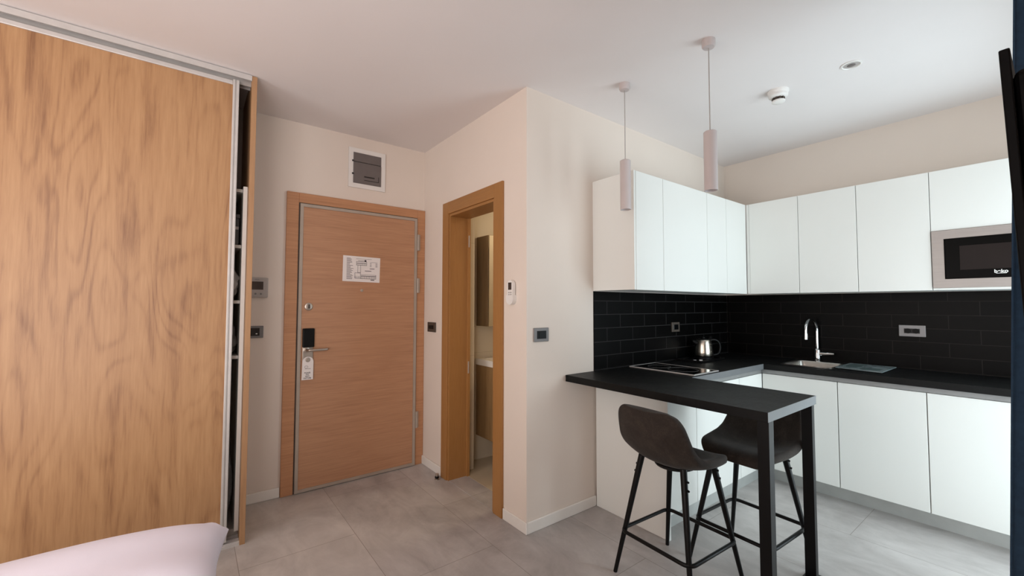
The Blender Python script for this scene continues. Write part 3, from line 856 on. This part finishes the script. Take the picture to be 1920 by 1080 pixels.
MB().tube([(tx, ty - .015, ZC + .06), (tx, ty - .045, ZC + .062), (tx - .005, ty - .11, ZC + .066)], [.016, .014, .008], 14).build('lever', 'chrome', tf, True)
gb = thing('glass_board', (2.13, -1.04, ZC), 'grey frosted glass drainboard lying beside the sink', 'board')
m = MB().prism([(1.990, -.925), (2.318, -.925), (2.322, -1.180), (1.945, -1.180)], ZC + .006, ZC + .012); m.build('pane', 'board', gb)
for x, y in ((2.01, -.95), (2.29, -.95), (2.0, -1.155), (2.29, -1.155)): MB().lathe([(.010, 0), (.010, .0062)], (x, y, ZC), 12).build('foot', 'black', gb)
M['boardmark'] = plain('glass_pattern', rgb(84, 100, 100), .3)
MB().box((2.04, -1.03, ZC + .0121), (2.28, -.95, ZC + .0123)).box((1.99, -1.155, ZC + .0121), (2.10, -1.05, ZC + .0123)).build('pattern', 'boardmark', gb)

# hob
hb = thing('hob', (1.07, -.26, ZC), 'black glass two-zone hob with steel rim set in the worktop', 'hob')
HX0, HX1, HY0, HY1 = .918, 1.222, -.503, -.022
MB().frame((HX0, HY0), (HX1, HY1), .008, 'z', ZC, ZC + .0065).build('rim', 'alu', hb)
MB().box((HX0 + .007, HY0 + .007, ZC), (HX1 - .007, HY1 - .007, ZC + .0055)).build('glass_plate', 'black_gloss', hb)
for yy, r in ((-.16, .075), (-.34, .095)):
    MB().tube([(1.07 + r * math.cos(2 * PI * i / 40), yy + r * math.sin(2 * PI * i / 40), ZC + .0056) for i in range(40)], .0006, 4, closed=True).build('zone_mark', 'grey', hb)

# kettle tray, sachets, kettle
KX, KY = 1.735, -.125
tr = thing('tray', (1.68, -.14, ZC), 'black tray on the worktop corner under the steel kettle', 'tray')
m = MB().box((1.50, -.232, ZC), (1.86, -.030, ZC + .006), .002)
m.frame((1.50, -.232), (1.86, -.030), .006, 'z', ZC + .006, ZC + .016); m.build('base', 'black', tr)
for i, (sx, sy, a, lb) in enumerate(((1.545, -.155, .5, 'white paper sachet lying on the tray, left of its pair'), (1.600, -.175, .5, 'white paper sachet lying on the tray, nearer the kettle'))):
    m = MB().box((-.04, -.011, 0), (.04, .011, .004), .0015); mt = Matrix.Translation((sx, sy, ZC + .0062)) @ Matrix.Rotation(a, 4, 'Z')
    m.xf(0, mt); tag(m.build('sachet', 'paper'), lb, 'sachet', 'sachets on the kettle tray')
kb = thing('kettle', (KX, KY, ZC + .006), 'brushed steel electric kettle with looped handle on the black tray', 'kettle')
z0 = ZC + .0062
MB().lathe([(.068, 0), (.073, .004), (.073, .016), (.06, .022)], (KX, KY, z0), 32).build('power_base', 'black', kb, True)
MB().lathe([(.068, .024), (.070, .030), (.069, .06), (.063, .11), (.057, .145), (.053, .152)], (KX, KY, z0), 40).build('body', 'kettle_steel', kb, True)
MB().lathe([(.051, .152), (.049, .158), (.03, .163), (.012, .164), (.012, .172), (.005, .175)], (KX, KY, z0), 32).build('lid', 'black', kb, True)
# handle to the right (+x, -y), spout opposite
hx, hy = .80, -.60
def kp(d, z): return (KX + hx * d, KY + hy * d, z0 + z)
MB().tube(smooth_path([kp(.055, .148), kp(.085, .152), kp(.115, .140), kp(.132, .105), kp(.130, .065), kp(.112, .038), kp(.078, .030)], 6), .0085, 10).build('handle', 'black', kb, True)
MB().tube([kp(-.055, .125), kp(-.078, .138), kp(-.088, .146)], [.022, .014, .007], 12).build('spout', 'black', kb, True)
# plug of the kettle cable at the corner
cb_ = thing('power_cable', (2.05, -.05, ZC), 'thin dark cable rising up the tiles right of the kettle', 'cable')
MB().tube(smooth_path([(1.83, -.10, ZC + .012), (1.90, -.07, ZC + .006), (2.0, -.05, ZC + .006), (2.05, -.03, ZC + .02), (2.06, -.0165, ZC + .08), (2.05, -.0135, ZC + .15)], 6), .004, 8).build('flex', 'black', cb_, True)
MB().box((2.035, -.03, ZC + .14), (2.065, -.0065, ZC + .17), .004).build('plug', 'black', cb_)

# ------------------------------------------------------------------ bar stools


def stool(label):
    e = thing('bar_stool', (0, 0, 0), label, 'bar stool', 'bar stools at the breakfast bar')
    SZ = .60
    prof = [(.160, -.062, .128), (.156, -.040, .158), (.122, -.026, .184), (.055, -.030, .197), (-.01, -.036, .203), (-.08, -.030, .205), (-.135, -.008, .204), (-.172, .035, .200), (-.196, .085, .194), (-.213, .135, .186), (-.226, .180, .174), (-.234, .214, .150), (-.2375, .232, .108)]
    m = MB(); b = m.bm; NU = 14; rows = []
    P = smooth_path(prof, 3)
    for i, p in enumerate(P):
        row = []
        f = i / (len(P) - 1)
        for k in range(NU + 1):
            u = -1 + 2 * k / NU
            back = min(1, max(0, (f - .45) / .25))
            curl_z = (1 - back) * .040 * abs(u) ** 2.4 * min(1, f / .34) ** 1.3
            curl_x = back * .034 * abs(u) ** 2.2 * (1 - max(0, (f - .8)) * 2.5)
            lift = .012 * math.exp(-((f - .52) / .13) ** 2) * abs(u) ** 2
            row.append(b.verts.new((p.x + curl_x + lift * .8, p.z * u, SZ + p.y + curl_z + lift)))
        rows.append(row)
    for A, B_ in zip(rows, rows[1:]):
        for k in range(NU): b.faces.new((A[k], A[k + 1], B_[k + 1], B_[k]))
    sh = m.build('seat_shell', 'suede', e, True, world=True)
    md = sh.modifiers.new('thick', 'SOLIDIFY'); md.thickness = .040; md.offset = 0
    md = sh.modifiers.new('soft', 'SUBSURF'); md.levels = 2; md.render_levels = 2
    # piping seam round the rim is left to the rounded edge; under-seat plate
    MB().lathe([(.09, -.064), (.095, -.058), (.095, -.05)], (-.01, 0, SZ), 28).build('seat_plate', 'blackmetal', e, world=True)
    for sx in (1, -1):
        for sy in (1, -1):
            lg = MB().tube([(sx * .113, sy * .113, SZ - .028), (sx * .206, sy * .206, 0)], [.0155, .0095], 16).build('leg', 'blackmetal', e, True, world=True)
            for zz in (.075, .11):
                t = (zz - .028) / (SZ - .028); q = .113 + .093 * t
                MB().tube([(sx * q - sx * .004, sy * q + sy * .010, SZ - zz), (sx * q, sy * q + sy * .021, SZ - zz)], .005, 8).build('screw', 'blackmetal', lg, True, world=True)
    q = .187; z = .205; pts = []
    for cx, cy, a0 in ((q - .04, q - .04, 0), (-q + .04, q - .04, PI / 2), (-q + .04, -q + .04, PI), (q - .04, -q + .04, 1.5 * PI)):
        for i in range(7):
            a = a0 + PI / 2 * i / 6; pts.append((cx + .04 * math.cos(a), cy + .04 * math.sin(a), z))
    MB().tube(pts, .009, 10, closed=True).build('footrest', 'blackmetal', e, True, world=True)
    return e


st = stool('dark brown suede bar stool on the near side of the bar, backrest towards the wardrobe')
st2 = copy_tree(st)
st.location = (.328, -.739, 0); st.rotation_euler = (0, 0, math.radians(-3))
st2.location = (.736, -.893, 0); st2.rotation_euler = (0, 0, math.radians(177))
st2['label'] = 'dark brown suede bar stool on the kitchen side, seen behind the bar leg'

# ------------------------------------------------------------------ ceiling fittings


def pendant(label):
    e = thing('pendant_lamp', (0, 0, H), label, 'pendant lamp', 'pendant lamps over the breakfast bar')
    MB().lathe([(.031, 0), (.031, -.030), (.026, -.038), (.006, -.040)], (0, 0, 0), 28).build('canopy', 'pend', e, True, world=True)
    MB().lathe([(.0035, 0), (.0035, -.008)], (.026, 0, -.018), 10, 'x').build('set_screw', 'grey', e, world=True)
    MB().tube([(0, 0, -.035), (0, 0, -.462)], .0028, 8).build('cord', 'lightgrey', e, True, world=True)
    MB().lathe([(.006, -.452), (.026, -.455), (.0305, -.459), (.0305, -.745), (.027, -.745), (.024, -.735), (.024, -.70)], (0, 0, 0), 32).build('lamp_tube', 'pend', e, True, world=True)
    MB().lathe([(.022, -.715), (.020, -.722), (.008, -.724)], (0, 0, 0), 20).build('bulb', 'white_gloss', e, True, world=True)
    return e


pl = pendant('pale pink-grey cylinder pendant lamp farther from the camera, near the cabinet end')
pl2 = copy_tree(pl)
pl.location = (.438, -.372, H); pl2.location = (.431, -.880, H)
pl2['label'] = 'pale pink-grey cylinder pendant lamp nearer the camera, over the bar end'

sd = thing('smoke_detector', (1.245, -.885, H), 'white two-tier smoke detector on the kitchen ceiling', 'smoke detector')
MB().lathe([(.056, 0), (.056, -.010), (.052, -.016), (.050, -.022)], (1.245, -.885, H), 36).build('mounting_plate', 'white_gloss', sd, True)
MB().lathe([(.051, -.022), (.051, -.034), (.043, -.042), (.034, -.044)], (1.245, -.885, H), 36).build('housing', 'white_gloss', sd, True)
m = MB()
for k in range(10):
    a = 2 * PI * k / 10; n0 = m.count(); m.box((.026, -.006, -.060), (.034, .006, -.044)); m.xf(n0, Matrix.Translation((1.245, -.885, H)) @ Matrix.Rotation(a, 4, 'Z'))
m.lathe([(.027, -.044), (.027, -.060)], (1.245, -.885, H), 24)
m.build('sensor_vents', 'darkseal', sd)
MB().lathe([(.035, -.060), (.035, -.068), (.026, -.073)], (1.245, -.885, H), 32).build('sensor_cap', 'white_gloss', sd, True)
dl = thing('downlight', (1.246, -1.24, H), 'small round recessed downlight with chrome bezel on the ceiling', 'downlight')
MB().lathe([(.047, 0), (.047, -.004), (.040, -.006), (.037, -.004), (.030, .012)], (1.246, -1.24, H - .0003), 36, cap=False).build('bezel', 'white_gloss', dl, True)
MB().lathe([(.037, -.0015), (.02, -.003), (.003, -.0035)], (1.246, -1.24, H - .0003), 30).build('lens', 'lightgrey', dl, True)
MB().lathe([(.019, -.0035), (.017, -.0045), (.003, -.0045)], (1.246, -1.24, H - .0003), 24).build('bulb', 'smoke', dl, True)

# ------------------------------------------------------------------ bed and pillow at the camera's left
bd = thing('bed', (-2.3, -1.1, 0), 'white made bed under the pillow in the lower left', 'bed')
MB().box((-3.3, -2.02, 0.06), (-1.60, -.20, .28), .02).build('bed_base', 'bedcloth', bd)
MB().box((-3.3, -2.02, .28), (-1.60, -.20, .46), .05, 4).build('mattress', 'linen', bd, True)
for x in (-3.2, -1.70):
    for y in (-1.92, -.3): MB().box((x - .03, y - .03, 0), (x + .03, y + .03, .06)).build('leg', 'black', bd)


def pillow():
    m = MB(); b = m.bm; n = 36; a_, b_, hgt = .37, .26, .085
    grid = {}
    rnd = random.Random(5)
    for side in (1, -1):
        for i in range(n + 1):
            for j in range(n + 1):
                u = -1 + 2 * i / n; v = -1 + 2 * j / n
                edge = max(abs(u), abs(v))
                if side == -1 and (i in (0, n) or j in (0, n)):
                    grid[side, i, j] = grid[1, i, j]; continue
                puff = max(0.0, (1 - abs(u) ** 5)) ** .5 * max(0.0, (1 - abs(v) ** 4)) ** .5
                pin = 1 - .07 * (1 - abs(v) ** 2) * abs(u) ** 6
                pin2 = 1 - .08 * (1 - abs(u) ** 2) * abs(v) ** 6
                x = u * a_ * pin; y = v * b_ * pin2
                r = math.hypot(1 - abs(u), 1 - abs(v))
                fold = .011 * math.sin(34 * math.atan2(1 - abs(v) + .02, 1 - abs(u) + .02)) * math.exp(-((r - .12) / .16) ** 2)
                und = .006 * math.sin(3.1 * u + 1.2 * v + .6) + .004 * math.sin(5.3 * v - 2.2 * u)
                z = side * hgt * puff + (fold + und) * (1 if side == 1 else .4) * min(1, puff * 2.5)
                grid[side, i, j] = b.verts.new((x, y, z))
    for side in (1, -1):
        for i in range(n):
            for j in range(n):
                f = [grid[side, i, j], grid[side, i + 1, j], grid[side, i + 1, j + 1], grid[side, i, j + 1]]
                if len(set(f)) == 4: b.faces.new(f if side == 1 else f[::-1])
    return m


e = thing('pillow', (-1.815, -.415, .575), 'plump white pillow at the lower left in front of the wardrobe', 'pillow')
o = pillow().build('pillowcase', 'linen', e, True, world=True)
o.modifiers.new('soft', 'SUBSURF').render_levels = 1
e.rotation_euler = (math.radians(-4), math.radians(0), math.radians(-5))

# ------------------------------------------------------------------ television and curtain at the right edge
tv = thing('television', (-.2, -2.0, 1.45), 'black flat television on the wall, seen edge-on at the right border', 'television')
n0 = 0
m = MB().box((0, -.012, -.44), (.74, 0, 0), .002); mt = Matrix.Translation((-.55, -1.846, 1.702)) @ Matrix.Rotation(math.radians(-1.75), 4, 'X')
m.xf(0, mt); m.build('screen_panel', 'tv', tv)
m = MB().box((.004, -.045, -.42), (.736, -.012, -.035), .012, 3); m.xf(0, mt); m.build('back_shell', 'tv', tv)
MB().box((-.28, -2.05, 1.40), (-.08, -2.035, 1.60)).box((-.22, -2.035, 1.46), (-.14, -1.89, 1.52)).build('wall_bracket', 'blackmetal', tv)


def curtain():
    m = MB(); b = m.bm; n = 90; rows = []
    for j in range(15):
        f = j / 14; z = 2.56 - 2.54 * f
        row = []
        for i in range(n + 1):
            t = i / n
            x = .30 + .40 * t
            amp = .030 + .014 * f
            y = -1.764 - .034 * z - amp + amp * math.sin(t * 2 * PI * 5.0 + 1.3 + .2 * math.sin(f * 3)) - .05 * t
            row.append(b.verts.new((x, y, z)))
        rows.append(row)
    for A, B_ in zip(rows, rows[1:]):
        for i in range(n): b.faces.new((A[i], A[i + 1], B_[i + 1], B_[i]))
    return m


cu = thing('curtain', (.5, -1.93, 2.56), 'dark navy curtain hanging at the right border of the view', 'curtain')
o = curtain().build('cloth', 'navy', cu, True)
md = o.modifiers.new('thick', 'SOLIDIFY'); md.thickness = .004
m = MB().box((.25, -1.94, 2.56), (2.3, -1.86, 2.598), .004); m.build('curtain_rail', 'white_trim', cu)
